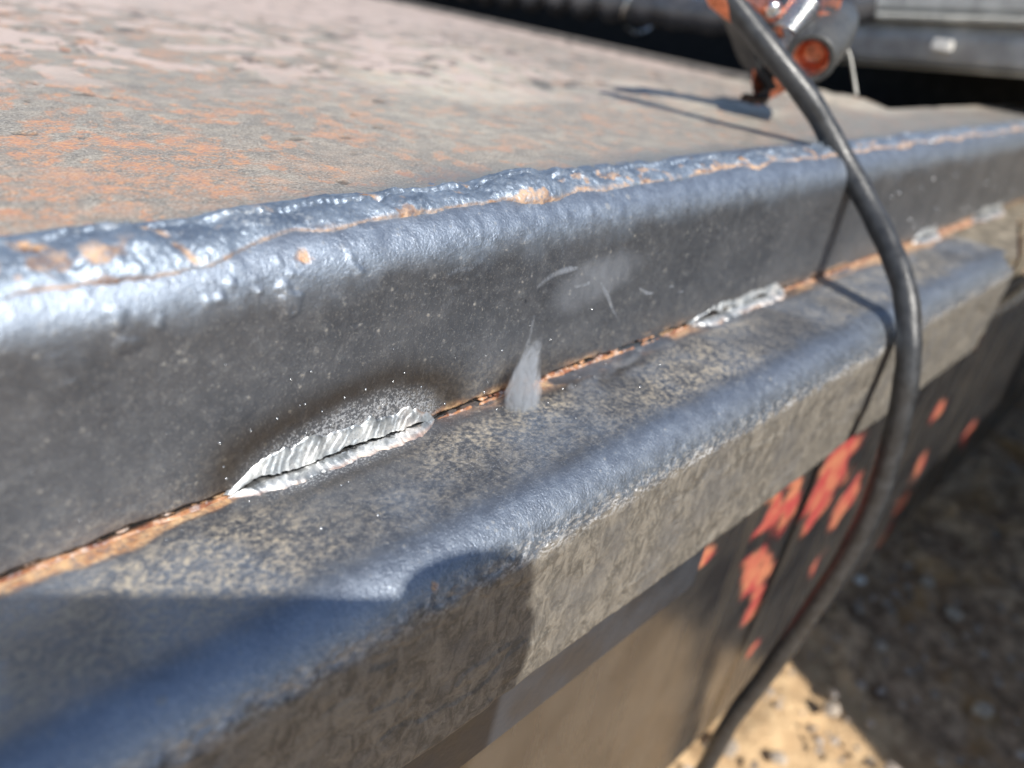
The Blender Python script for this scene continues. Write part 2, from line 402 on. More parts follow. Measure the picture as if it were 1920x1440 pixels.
FY = -.065; R2 = .0185; BOT = -.087
def make_lower_tube():
    xs = adapt(-.45, .615, .0007)
    a = R2 * math.pi / 2; flat = -(FY + R2); back = .014; front = -BOT - R2
    L1 = back + flat
    s = np.concatenate([np.linspace(0, L1, 90)[:-1], np.linspace(L1, L1 + a, 44)[:-1], np.linspace(L1 + a, L1 + a + front - .003, 80)[:-1],
                        L1 + a + front - .003 + np.array([0, .0010, .0021, .0034, .0047, .02])])
    Xg, Sg = np.meshgrid(xs, s, indexing='ij')
    ang = np.clip(Sg - L1, 0, a) / R2
    y = back - np.minimum(Sg, L1) - R2 * np.sin(ang)
    dn = np.maximum(Sg - L1 - a, 0)
    z = -R2 + R2 * np.cos(ang) - np.minimum(dn, front - .003)
    rb = .003; e = np.maximum(dn - (front - rb), 0); ab = np.clip(e / rb, 0, math.pi / 2)
    z -= rb * np.sin(ab); y += rb * (1 - np.cos(ab)) + np.maximum(e - rb * math.pi / 2, 0)
    ny = -np.sin(ang); nz = np.cos(ang)
    d = (fbm(Xg * 40, Sg * 40, 131, 4) - .5) * .0009 + (fbm(Xg * 7, Sg * 14, 137, 3) - .5) * .0014
    mud = sst(L1 + a * .80, L1 + a * .96, Sg + (fbm(Xg * 170, Sg * 170, 141, 4) - .5) * .011)
    scab = sst(.50, .56, fbm(Xg * 26, Sg * 34, 151, 5)) * .0003 + sst(.52, .535, fbm(Xg * 15 + Sg * 20, Sg * 30 - Xg * 8, 157, 5)) * .0005
    d += mud * (scab + (fbm(Xg * 160, Sg * 160, 143, 4) - .5) * .0006)
    rough_edge = bell(Sg, L1 + a * .82, .004) * (fbm(Xg * 330, Sg * 330, 149, 3) - .5) * .0010
    d += rough_edge
    P = np.stack([Xg, y + ny * d, z + nz * d], -1)
    Yv = P[..., 1]
    top = 1 - sst(L1 - .004, L1 + .008, Sg)
    soot = .9 * bell(Xg, .125, .045) * bell(Yv, -.012, .007) * sst(.35, .6, fbm(Xg * 30, Yv * 50, 161, 4) + .08)
    soot = np.maximum(soot, .8 * bell(Xg, .325, .03) * bell(Yv, -.004, .006))
    soot = np.maximum(soot, .55 * bell(Yv + .0 * Xg, -.0115, .0035) * bell(Xg, -.006, .034))
    soot = soot * top
    frost = .75 * sst(.0135, .004, -Yv) * bell(Xg, -.006, .036) * top
    frost = np.maximum(frost, .25 * top * bell(Xg, .02, .09) * sst(.55, .75, fbm(Xg * 60, Yv * 60, 163, 3)))
    frost = np.maximum(frost, .6 * sst(.012, .003, -Yv) * bell(Xg, .275, .045) * top)
    dust = top * (.45 + .55 * sst(.36, .58, fbm(Xg * 16, Yv * 26, 167, 4))) * sst(.004, .014, -Yv) * sst(.056, .040, -Yv)
    dust = np.maximum(dust, top * .95 * bell(Xg, -.065, .045) * bell(Yv, -.022, .018))
    dust = np.maximum(dust, top * .9 * bell(Xg, .16, .09) * bell(Yv, -.030, .012))
    dust = dust * (1 - .6 * bell(Xg, -.0, .025) * sst(.03, .015, -Yv))
    dust = np.maximum(dust, .8 * top * sst(.25, .4, Xg) * sst(.35, .55, fbm(Xg * 12, Yv * 40, 169, 3)))
    rust = .9 * sst(.011, .003, -Yv) * sst(.40, .60, fbm(Xg * 45, Yv * 90, 173, 4)) * sst(.03, .08, Xg) * top * (1 - .8 * bell(Xg, .27, .05))
    wl = .0020 + .0050 * sst(.25, .7, fbm(Xg * 22, 0 * Yv, 181, 3)) * sst(-.040, -.052, Xg)
    rust = np.maximum(rust, .95 * top * sst(1.15, .75, (-Yv) / wl + (fbm(Xg * 160, Yv * 160, 183, 3) - .5) * .5) * sst(-.040, -.046, Xg))
    rust = np.maximum(rust, .8 * top * sst(1.2, .7, (-Yv) / (.012 * sst(.40, .46, Xg) + .001) + (fbm(Xg * 60, Yv * 60, 185, 3) - .5) * .9) * sst(.36, .42, Xg))
    for qx, qs, q in [(-.012, .031, .0014)]:
        rust = np.maximum(rust, .8 * sst(1.2, .6, np.hypot(Xg - qx, Sg - L1 - qs + .012) / q + 2.2 * (fbm(Xg * 260, Sg * 260, 71, 4) - .5)))
    blue_sheen = sst(L1 - .010, L1 + .010, Sg + (fbm(Xg * 50, Sg * 50, 179, 4) - .5) * .016) * (1 - mud) * .46  # sky sheen painted into the colour of the lower bend
    blue_sheen = np.maximum(blue_sheen, .38 * top * sst(.30, .6, fbm(Xg * 30, Yv * 30, 187, 3)))  # paler blue-grey patches on the flat top too
    wear = bell(Sg, L1 + a * .84, .0032) * sst(.008, .03, Xg) * 1.0 + .35 * bell(Sg, L1 + a * .80, .006)
    A = {'rust': rust, 'soot': soot, 'frost': frost, 'dust': dust, 'mud': mud * .96, 'wear': np.clip(wear, 0, 1), 'blue_sheen': blue_sheen}
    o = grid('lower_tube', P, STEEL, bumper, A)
    # cut-back end of the tube, red primer peeling off it, then the narrower run beyond
    t_ = np.linspace(0, 1, 60); zz = np.linspace(.0005, BOT - .004, 40)
    Tg, Zg = np.meshgrid(t_, zz, indexing='ij')
    red = sst(.44, .52, fbm(Tg * 7 + Zg * 50, Zg * 14 - Tg * 2, 191, 4))
    Pc = np.stack([.612 + Tg * .17, FY + Tg * .043 + (fbm(Tg * 12, Zg * 60, 193, 3) - .5) * .002 - red * .001, Zg], -1)
    cap = grid('end_plate', Pc, LOWER, o, {'red': red}, flip=True); cap['label'] = 'end plate with peeling salmon red primer'
    bm = bmesh.new()
    top = [bm.verts.new(p) for p in ((.600, -.0625, -.0012), (.612, FY + .001, -.0012), (.782, FY + .044, -.0012), (2.2, FY + .044, -.0012), (2.2, .014, -.0012), (.600, .014, -.0012))]
    bt = [bm.verts.new((v.co.x, v.co.y, BOT)) for v in top]; n = len(top)
    bm.faces.new(top); bm.faces.new(bt[::-1])
    for k in range(n): bm.faces.new((top[k], bt[k], bt[(k + 1) % n], top[(k + 1) % n]))
    from_bm('far_ledge', bm, LEDGE, o)
    return o
make_lower_tube()

def top_plate():
    xs = np.unique(np.concatenate([adapt(-.45, .66, .0011), adapt(.66, 2.2, .003)]))
    ys = [.0215]
    while ys[-1] < 1.15: ys.append(ys[-1] + .0009 * max(1, (ys[-1] + .2) / .27) ** 1.15)
    ys = np.array(ys)
    Xg, Yg = np.meshgrid(xs, ys, indexing='ij')
    wx = Xg + (fbm(Xg * 20, Yg * 20, 200, 3) - .5) * .03; wy = Yg + (fbm(Xg * 20, Yg * 20, 204, 3) - .5) * .03
    near = sst(.22, .05, Yg)
    zone = sst(.30, -.05, Xg)                                  # rustier towards the left end
    zone = np.maximum(zone, .25)
    rust = sst(.52, .64, fbm(wx * 70, wy * 46, 211, 4)) * zone * sst(.028, .05, Yg)
    rust = np.maximum(rust, np.maximum(zone, .6) * sst(.60, .66, fbm(wx * 130, wy * 110, 213, 3)))
    rust = np.maximum(rust, 1.0 * bell(Xg, -.06, .08) * bell(Yg, .060, .030) * sst(.38, .58, fbm(wx * 40, wy * 60, 217, 4)))
    far = sst(.16, .30, Yg + .25 * np.maximum(0, Xg - .15))
    pk = fbm(wx * 52, wy * 40, 223, 5)
    pink = far * sst(.52, .57, pk + (fbm(wx * 120, wy * 90, 225, 3) - .5) * .16) * sst(.5, .15, Xg - .35 * Yg)
    pink = np.maximum(pink, .75 * sst(.45, .62, Yg) * sst(-.1, .2, Xg))
    pink = np.maximum(pink, .8 * sst(.12, .02, np.abs(.65 - Xg)) * sst(.2, .35, Yg))
    chip = far * sst(.66, .70, fbm(wx * 60, wy * 60, 229, 4)) * .9
    chip = np.maximum(chip, sst(.86, .89, fbm(Xg * 75, Yg * 75, 233, 2)) * .9)
    pale = sst(.05, .22, Xg) * sst(.06, .12, Yg) * sst(.32, .6, fbm(wx * 9, wy * 9, 237, 3)) * sst(.5, .3, Yg)
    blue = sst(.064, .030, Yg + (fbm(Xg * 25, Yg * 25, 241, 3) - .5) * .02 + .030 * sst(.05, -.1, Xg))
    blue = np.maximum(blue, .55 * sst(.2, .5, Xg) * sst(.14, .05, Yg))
    h = (fbm(Xg * 120, Yg * 120, 251, 4) - .5) * .0007 + pink * far * .0007 - chip * .0008 - rust * .0003 + (fbm(Xg * 3, Yg * 3, 257, 2) - .5) * .003
    P = np.stack([Xg, Yg, TOPZ + .0012 + h], -1)
    cx = (Xg[:-1, :-1] + Xg[1:, 1:]) / 2; cy = (Yg[:-1, :-1] + Yg[1:, 1:]) / 2
    lim = np.where(cy > .215, .65, np.where(cy > .155, .74, np.where(cy > .105, .74 - (.155 - cy) * 1.2, 99)))
    o = grid('top_plate', P, PLATE, bumper, {'rust': rust, 'pink': pink, 'pale': pale, 'blue': blue, 'chip': chip}, cx < lim)
    md = o.modifiers.new('thickness', 'SOLIDIFY'); md.thickness = .006; md.offset = -1
    return o
top_plate()
LIPM = plain('worn_grey_edge', (.17, .15, .13), .5, .1, (70, .0008), .45)
box('edge_bar', (.653, .235, TOPZ - .004), (.681, 1.15, TOPZ + .006), LIPM, bumper, .002)

def old_bead():
    """long weld joining plate and tube: overlapping lumps with ripples"""
    xs = adapt(-.45, 2.2, .0005); s = np.linspace(-.0185, .0165, 62)
    Xg, Sg = np.meshgrid(xs, s, indexing='ij')
    c = -.0015 + .0045 * sst(.05, -.10, Xg) + (fbm(Xg * 22, 0 * Sg, 301, 3) - .5) * .0050
    hw = .0088 + .0026 * sst(.05, -.10, Xg) + (fbm(Xg * 42, (Sg > c) * 7.7, 303, 4) - .5) * .0075 + .0030 * bell(Xg, .092, .018)
    # separate runs: each ends in a dip
    stops = [-.20, -.125, -.082, -.052, -.036, -.0145, .022, .064, .108, .138, .176, .215, .25, .29, .335, .37, .42, .47, .52, .60, .68, .76, .9, 1.1, 1.3, 1.6]
    dip = 0 * Xg
    for k, q in enumerate(stops):
        dip = np.maximum(dip, (.55 + .3 * ((k * 7) % 5) / 5) * bell(Xg, q + Sg * .35, .0026 + .0016 * (k % 3)))
    u = (Sg - c) / hw
    prof = np.clip(1 - u * u, 0, 1) ** .75
    ht = .0019 + (fbm(Xg * 45, 0 * Sg, 307, 3) - .5) * .0026 + .0030 * bell(Xg, .092, .017)
    ph = (Xg + .9 * hw * (u * u)) / .0031 + fbm(Xg * 70, Sg * 60, 309, 2) * 1.6
    rip = (ph % 1.0); rip = sst(0, .25, rip) * (1 - rip) * 1.3
    h = ht * prof * (1 - dip) + prof * rip * .00045 + prof * (fbm(Xg * 170, Sg * 170, 311, 5, .6) - .5) * .0034
    lump = sst(.58, .75, fbm(Xg * 80, Sg * 100, 313, 3)); h += prof * lump * .0009
    y, z, ny, nz = upper_profile(Sg)
    off = np.where(prof > 0, h, -.0012) + .0002
    z = np.where(Sg < -.004, z + .0012, z)
    P = np.stack([Xg, y + ny * off, z + nz * off], -1)
    n1 = fbm(Xg * 28, Sg * 28, 317, 3)
    rust = bell(u, .88, .10) * sst(.46, .58, n1) * 1.0
    rust = np.maximum(rust, sst(.35, .7, dip) * sst(.46, .58, fbm(Xg * 90, Sg * 130, 319, 3)))
    rust = np.maximum(rust, bell(u, .88, .12) * sst(.1, .16, Xg) * sst(.36, .5, fbm(Xg * 40, Sg * 30, 318, 3)))
    rust = np.maximum(rust, .75 * bell(u, .97, .055) * sst(.34, .5, fbm(Xg * 55, Sg * 20, 320, 3)))
    rust = np.maximum(rust, .8 * sst(.64, .70, fbm(Xg * 110, Sg * 140, 322, 3)) * sst(-.2, .4, u))
    wear = sst(.6, .75, fbm(Xg * 75, Sg * 75, 323, 3)) * (1 - rust) * .6
    return grid('weld_bead', P, WELD, bumper, {'rust': np.clip(rust, 0, 1), 'wear': wear}, (prof[:-1, :-1] + prof[1:, 1:] + prof[1:, :-1] + prof[:-1, 1:]) > 0)
ob = old_bead(); ob['label'] = 'long lumpy blue grey weld joining plate and tube'

def seam_piece(name, x0, x1, up, low, kind, seed, label):
    """fillet in the seam: s<0 lies on the lower tube, s>0 climbs the face; split lengthwise by the crack"""
    step = .00032 * max(1, (math.hypot((x0 + x1) / 2 + .12, .22) / .30)) ** 1.3
    xs = np.arange(x0, x1, step); s = np.linspace(-low * 1.25, up * 1.25, 74)
    Xg, Sg = np.meshgrid(xs, s, indexing='ij')
    t = (Xg - x0) / (x1 - x0)
    ends = np.clip(np.minimum(t / 1.6, 1 - t) * 2 * (x1 - x0) / .022, 0, 1) ** .7
    wob = 1 + (fbm(Xg * 70, 0 * Sg, seed, 3) - .5) * .5
    rag = .45 if kind == 'fresh' else .9
    ku = up * (wob + (fbm(Xg * 260, 0 * Sg, seed + 30, 3) - .5) * rag) * ends; kl = low * (2 - wob + (fbm(Xg * 260, 0 * Sg, seed + 31, 3) - .5) * rag) * ends
    u = np.where(Sg > 0, Sg / np.maximum(ku, 1e-5), -Sg / np.maximum(kl, 1e-5))
    prof = np.clip(1 - u * u, 0, 1) ** (.9 if kind == 'fresh' else .6)
    crack_c = .0012 + (fbm(Xg * 60, 0 * Sg, seed + 5, 4) - .5) * .0040 + (fbm(Xg * 300, 0 * Sg, seed + 6, 2) - .5) * .0012
    if kind == 'fresh':
        gap = .00050 + .0008 * bell(t, .12, .10) + .0019 * fbm(Xg * 110, 0 * Sg, seed + 8, 3) * sst(0, .1, t) * sst(1, .85, t)
        ph = (Xg - np.where(Sg > 0, .25, -.7) * np.abs(Sg) - .0030 * u * u) / .0033 + fbm(Xg * 90, Sg * 60, seed + 9, 3) * 2.6
        rip = (ph % 1.0); rip = sst(0, .3, rip) * (1 - rip) * 1.5 * sst(.25, .6, fbm(Xg * 150, Sg * 150, seed + 11, 2))
        h = prof * (.0011 + rip * .00055 + (fbm(Xg * 260, Sg * 260, seed + 10, 3) - .5) * .0010)
        rust = .5 * sst(.6, .95, u) * (Sg < 0) * sst(.4, .6, fbm(Xg * 40, Sg * 80, seed + 12, 3)) + .35 * sst(.72, .98, t) * sst(.45, .6, fbm(Xg * 90, Sg * 90, seed + 13, 3))
    elif kind == 'filled':
        crack_c = np.abs(crack_c - .0012) * .5 + .0009
        gap = .00018 + .00040 * fbm(Xg * 60, 0 * Sg, seed + 8, 3)
        h = prof * (.0002 + (fbm(Xg * 150, Sg * 150, seed + 10, 3) - .5) * .0009)
        rust = np.ones_like(Xg) * np.where(Sg > crack_c, .75, 1.0)
    else:
        gap = .0004 + .0014 * sst(.42, .68, fbm(Xg * 75, 0 * Sg, seed + 8, 3))
        h = prof * (.0006 + (fbm(Xg * 240, Sg * 240, seed + 10, 4) - .40) * .0024)
        rust = np.ones_like(Xg)
    dull = np.zeros_like(Xg)
    if kind == 'fresh':
        dull = sst(.52, .66, fbm(Xg * 130, Sg * 130, seed + 20, 4)) * .45 + .4 * sst(.8, 1.0, u) * sst(.4, .6, fbm(Xg * 200, Sg * 200, seed + 21, 3))
    dist = np.abs(Sg - crack_c)
    inside = sst(1.0, .55, dist / gap)
    dark = sst(1.1, .7, dist / gap)
    h = h + prof * .0003 - inside * .0040
    n45 = .7071
    bl = sst(-.0015, .0015, Sg)
    ny = -np.sin(bl * math.pi / 2); nz = np.cos(bl * math.pi / 2)
    y = np.minimum(Sg, 0) ; z = np.maximum(Sg, 0)
    off = np.where(prof > 0, h, -.0006)
    P = np.stack([Xg, y + ny * off, z + nz * off + .0001], -1)
    keep = (prof[:-1, :-1] + prof[1:, 1:] + prof[1:, :-1] + prof[:-1, 1:]) > 0
    o = grid(name, P, FRESH, bumper, {'rust': np.clip(rust, 0, 1), 'dark': dark, 'dull': np.clip(dull, 0, 1)}, keep, flip=True)
    o['label'] = label
    return o
seam_piece('rust_seam', -.45, -.044, .0013, .0010, 'filled', 401, 'seam filled with orange tan rust')
seam_piece('tack_weld', -.047, .037, .0098, .0066, 'fresh', 421, 'bright fresh weld split by a crack')
seam_piece('rust_seam', .034, .214, .0017, .0014, 'crust', 441, 'open rusty stretch of seam with dark gaps')
seam_piece('tack_weld', .212, .318, .0070, .0070, 'fresh', 461, 'second bright tack weld near the cable shadow')
seam_piece('rust_seam', .316, .545, .0014, .0012, 'filled', 481, 'rust line beyond the cable shadow')
seam_piece('tack_weld', .543, .602, .0090, .0080, 'fresh', 501, 'short sparkling tack weld behind the cable')
seam_piece('rust_seam', .600, .700, .0040, .0050, 'filled', 521, 'wide tan rust line at the far end')
seam_piece('tack_weld', .698, .80, .0090, .0080, 'fresh', 541, 'farthest bright tack weld')

def spatter():
    bm = bmesh.new(); rnd = random.Random(3)
    def drop(p, n, r):
        m = Matrix.Translation(p) @ Vector(n).to_track_quat('Z', 'Y').to_matrix().to_4x4() @ Matrix.Diagonal((r, r * rnd.uniform(.8, 1.2), r * rnd.uniform(.5, .9), 1))
        bmesh.ops.create_icosphere(bm, subdivisions=1, radius=1, matrix=m)
    for k in range(70):
        if rnd.random() < .6: drop((rnd.gauss(.0, .05), -.0001, abs(rnd.gauss(.012, .012)) + .003), (0, -1, 0), rnd.uniform(.0002, .0006))
        else: drop((rnd.gauss(.05, .08), -.004 - abs(rnd.gauss(0, .014)), .0002), (0, 0, 1), rnd.uniform(.0002, .0006))
    for k in range(26):
        drop((rnd.uniform(.45, .9), -.0002, rnd.uniform(.004, .06)), (0, -1, 0), rnd.uniform(.0007, .0014))
    for k in range(30):
        drop((rnd.uniform(.40, .9), rnd.uniform(.004, .05), TOPZ + rnd.uniform(-.002, .003)), (0, 0, 1), rnd.uniform(.0007, .0018))
    o = from_bm('weld_spatter', bm, ZINC, bumper, True); o['kind'] = 'stuff'
spatter()

def lower_plate():
    xs = np.arange(-.45, 1.9, .005); zs = np.linspace(BOT + .004, -.388, 110)
    Xg, Zg = np.meshgrid(xs, zs, indexing='ij')
    rx = Xg + (fbm(Xg * 40, Zg * 40, 601, 3) - .5) * .03; rz = Zg + (fbm(Xg * 40, Zg * 40, 603, 3) - .5) * .03
    red = 0 * Xg
    for px, py, a, b, sh in [(1560, 880, .026, .030, .3), (1590, 930, .018, .020, 0), (1530, 950, .014, .018, .2), (1480, 930, .010, .024, .2), (1445, 955, .010, .026, .5), (1405, 1090, .012, .026, .6),
                             (1430, 1060, .006, .022, .6), (1310, 1050, .010, .008, 0), (1530, 1055, .006, .010, .1), (1500, 960, .008, .012, 0), (1405, 1225, .008, .006, 0), (1410, 1130, .010, .014, .5),
                             (1760, 770, .008, .008, 0), (1690, 940, .010, .012, .4), (1720, 880, .006, .010, .3), (1815, 815, .008, .008, 0), (1660, 1000, .006, .006, 0)]:
        c = unproject(px, py, 1, -.05)
        sc = max(1., c[0] / .42)
        u = (rx - c[0] + sh * (rz - c[2])) / (a * 1.35 * sc); v = (rz - c[2]) / (b * 1.1 * sc)
        red = np.maximum(red, sst(1.25, .75, np.sqrt(u * u + v * v) + (fbm(Xg * 90, Zg * 90, 607, 3) - .5) * .9))
    y = -.05 + (fbm(Xg * 5, Zg * 5, 611, 3) - .5) * .006 - red * .0006
    P = np.stack([Xg, y, Zg], -1)
    o = grid('lower_plate', P, LOWER, bumper, {'red': red}, flip=True)
    md = o.modifiers.new('thickness', 'SOLIDIFY'); md.thickness = .010; md.offset = -1
    o['label'] = 'glossy dark lower plate with chipped red paint'
    box('rear_plate', (-.45, -.034, -.386), (1.9, -.024, BOT - .002), DARK_GAP, bumper, .001)
    u = box('under_bar', (-.45, -.0575, -.132), (.190, -.0525, BOT + .001), plain('dark_blue_grey_paint', (.030, .034, .042), .45, 0., (40, .0004), .3), bumper, .002)
lower_plate()

# ------------------------------------------------------------------ welding cable
CABLE = [(1330, -60, .330), (1370, 0, .334), (1440, 90, .342), (1520, 192, .356), (1570, 280, .366), (1622, 372, .366), (1666, 460, .358), (1695, 540, .349), (1704, 620, .342), (1701, 700, .338),
         (1682, 800, .337), (1647, 920, .336), (1602, 1020, .335), (1532, 1130, .333), (1432, 1270, .331), (1372, 1350, .330), (1322, 1440, .329)]
cpts = [unproject(a, b, 0, c) for a, b, c in CABLE]
e = cpts[-1]
cpts += [e + np.array([-.004, .004, -.06]), np.array([e[0] - .02, e[1] - .02, GROUND + .012]), np.array([e[0] - .15, e[1] - .10, GROUND + .014]), np.array([e[0] - .5, e[1] - .1, GROUND + .014])]
cpath = catmull(cpts, 10)
cr = .0072 * (1 + .03 * np.sin(np.arange(len(cpath)) * .7))
tag(sweep('welding_cable', cpath, cr, RUBBER, None, 28), 'black rubber welding cable hanging over the bumper edge to the ground', 'cable')

# ------------------------------------------------------------------ clamp
clamp = tag(empty('welding_clamp', (.42, .12, TOPZ + .001)), 'copper welding clamp with coil spring and grey rubber grips on the plate', 'clamp')
def part(o):
    o.parent = clamp; o.location = -Vector(clamp.location); return o
def sleeve(p0, p1, r):
    d = np.array(p1) - np.array(p0); L = np.linalg.norm(d)
    o = part(lathe('grip', [(r * .74, .030), (r * .74, .0008), (r * .80, 0), (r * .95, 0), (r, .0008), (r * 1.02, .004), (r * .94, .006), (r * .94, .009), (r, .011), (r * 1.05, .02), (r * 1.12, L * .6), (r * 1.0, L), (r * .6, L + .001)], p0, d, GRIP))
    core = lathe('grip_core', [(r * .735, .0), (r * .70, .0), (r * .55, .012), (r * .3, .014), (.0001, .014)], np.array(p0) + d / L * .004, d, COPPER); core.parent = o
    return o
def bent_strip(name, pts, width, thick, side, mat):
    """a bent flat bar: path pts, width along 'side'"""
    p = np.array(pts, float); T = np.gradient(p, axis=0); T /= np.linalg.norm(T, axis=1)[:, None]
    sd_ = np.array(side, float); bm = bmesh.new(); rings = []
    wd = np.broadcast_to(width, len(p))
    for i in range(len(p)):
        a = sd_ - T[i] * (sd_ @ T[i]); a /= np.linalg.norm(a); n = np.cross(T[i], a)
        rings.append([bm.verts.new(p[i] + a * u * wd[i] / 2 + n * v * thick / 2) for u, v in ((-1, -1), (1, -1), (1, 1), (-1, 1))])
    for i in range(len(p) - 1):
        for k in range(4): bm.faces.new((rings[i][k], rings[i][(k + 1) % 4], rings[i + 1][(k + 1) % 4], rings[i + 1][k]))
    bm.faces.new(rings[0][::-1]); bm.faces.new(rings[-1])
    return part(from_bm(name, bm, mat))
U = unproject
g0 = U(1518, 112, 0, .402); g1 = U(1566, 44, 0, .478)
sleeve(g0, g1, .0165)
# copper levers: one runs from inside the grip down to the jaw, the other crosses it
lv = [g1 * .5 + g0 * .5, U(1530, 60, 0, .43), U(1490, 70, 0, .43), U(1455, 75, 0, .432), U(1440, 130, 0, .44), U(1448, 182, 0, .45)]
bent_strip('lever', catmull(lv, 6), .027, .0024, (.3, -.2, .9), COPPER)
lv2 = [U(1345, -40, 0, .36), U(1400, -22, 0, .39), U(1450, 20, 0, .42), U(1480, 60, 0, .435), U(1505, 62, 0, .44), U(1545, 25, 0, .45), U(1575, -40, 0, .46)]
bent_strip('lever', catmull(lv2, 6), .022, .0022, (.5, .4, .6), COPPER)
bent_strip('jaw', catmull([U(1455, 120, 0, .44), U(1440, 160, 0, .445), U(1425, 180, 0, .435), U(1410, 188, 0, .42)], 5), .018, .004, (.8, .3, .1), plain('dark_brown_steel', (.05, .03, .022), .5, .4, (80, .0005), .3))
bent_strip('bracket', catmull([U(1365, 20, 0, .40), U(1390, 70, 0, .42), U(1410, 120, 0, .43), U(1440, 165, 0, .44)], 5), np.linspace(.036, .040, 16), .004, (.4, .8, .2), plain('black_clamp_body', (.012, .012, .013), .5, .2, (60, .0004), .3))
# coil spring
sp0 = U(1468, 70, 0, .415); sp1 = U(1512, 12, 0, .43); ax = sp1 - sp0; ax /= np.linalg.norm(ax)
a1 = np.cross(ax, [0, 0, 1.]); a1 /= np.linalg.norm(a1); a2 = np.cross(ax, a1)
tt = np.linspace(0, 1, 150)
part(sweep('spring', [sp0 + (sp1 - sp0) * q + 0.0105 * (math.cos(q * 2 * math.pi * 7) * a1 + math.sin(q * 2 * math.pi * 7) * a2) for q in tt], .0016, ZINC, None, 8))
part(lathe('pivot_bolt', [(.0001, 0), (.005, 0), (.0055, .001), (.0055, .004), (.003, .005), (.003, .03)], U(1450, 20, 0, .405), (.6, .6, .2), ZINC, None, 6))
part(sweep('cable_lug', [U(1345, -25, 0, .332), U(1352, -8, 0, .333), U(1368, 6, 0, .335), U(1388, 22, 0, .337)], [.0090, .0090, .0086, .0080], COPPER, None, 24))
part(sweep('wire_tail', catmull([U(1575, 70, 0, .47), U(1592, 100, 0, .47), U(1600, 140, 0, .47), U(1606, 178, 0, .47)], 6), .0011, TRIM_LIGHT, None, 8))

# ------------------------------------------------------------------ hose, truck bodywork behind
hp = np.array([(.77, 1.25, .118), (.765, 1.0, .118), (.76, .80, .121), (.755, .62, .127), (.752, .50, .130), (.75, .36, .134), (.76, .28, .145), (.80, .20, .172)])
hpath = catmull(hp, 40); L_ = np.concatenate([[0], np.cumsum(np.linalg.norm(np.diff(hpath, axis=0), axis=1))])
hr = .0205 + .0062 * np.cos(L_ / .052 * 2 * math.pi) * (1 - .75 * sst(.70, .80, L_)) 
tag(sweep('corrugated_hose', hpath, hr, HOSE, None, 36), 'thick black corrugated hose lying behind the rusty plate edge', 'hose')
ring = [np.array([.752 + .0 * math.cos(a), .478, .131]) + .031 * np.array([math.cos(a), .18 * math.sin(2 * a), math.sin(a)]) for a in np.linspace(0, 2 * math.pi, 60)]
ring += [ring[-1] + np.array([-.002, -.01, -.012 * k]) for k in (1, 2)]
tag(sweep('wire_tie', ring, .0022, ZINC, None, 8), 'thin wire loop tied round the corrugated hose', 'wire')

truck = tag(empty('truck_front', (.95, .3, 0)), 'weathered grey truck trim panel above the black gap behind the bumper', 'truck')
def tpart(o):
    o.parent = truck; o.location = -Vector(truck.location); return o
def extrude_profile(name, prof, p0, p1, mat, bevel=.002):
    """prof: list of (x,z) offsets, swept from p0 to p1"""
    bm = bmesh.new(); rings = []
    for p in (p0, p1):
        rings.append([bm.verts.new((p[0] + a, p[1], p[2] + b)) for a, b in prof])
    n = len(prof)
    for k in range(n): bm.faces.new((rings[0][k], rings[0][(k + 1) % n], rings[1][(k + 1) % n], rings[1][k]))
    bm.faces.new(rings[0]); bm.faces.new(rings[1][::-1])
    bmesh.ops.bevel(bm, geom=bm.edges[:], offset=bevel, segments=3, affect='EDGES')
    return tpart(from_bm(name, bm, mat, None))
A0 = np.array([.95, .345, .099]); A1 = np.array([.95, -.55, .186])
extrude_profile('lower_trim', [(0, 0), (-.006, .006), (-.010, .030), (.0, .046), (.10, .046), (.10, 0)], A0, A1, TRIM)
extrude_profile('ridge', [(-.018, .047), (-.020, .053), (.0, .056), (.06, .056), (.06, .047)], A0, A1, TRIM_LIGHT, .0015)
extrude_profile('upper_panel', [(.006, .0565), (.0, .072), (.012, .105), (.045, .128), (.15, .132), (.15, .0565)], A0, A1, TRIM, .004)
extrude_profile('lip', [(.002, -.006), (-.004, -.002), (.06, -.001), (.06, -.006)], A0, A1, TRIM_LIGHT, .0008)
c0 = U(1765, 85, 0, .928)
tpart(box('clip', tuple(c0 - np.array([.004, .011, .006])), tuple(c0 + np.array([.012, .011, .007])), CHIP, None, .002))
tpart(box('hood', (1.08, -.6, .205), (2.4, 1.6, .225), TRIM, None, .006))
tpart(box('bay_liner', (1.2, .02, -.25), (1.24, 1.7, .2), DARK_GAP, None, .004))  # bay panels coloured near-black so the open bay reads as shade
tpart(box('bay_floor', (.70, .12, -.16), (1.198, 1.7, -.15), DARK_GAP, None, .002))
tpart(box('bay_shield', (.69, .24, -.16), (.699, 1.6, TOPZ - .03), DARK_GAP, None, .001))
tpart(box('bay_back', (.70, 1.62, -.15), (1.19, 1.66, .3), DARK_GAP, None, .004))

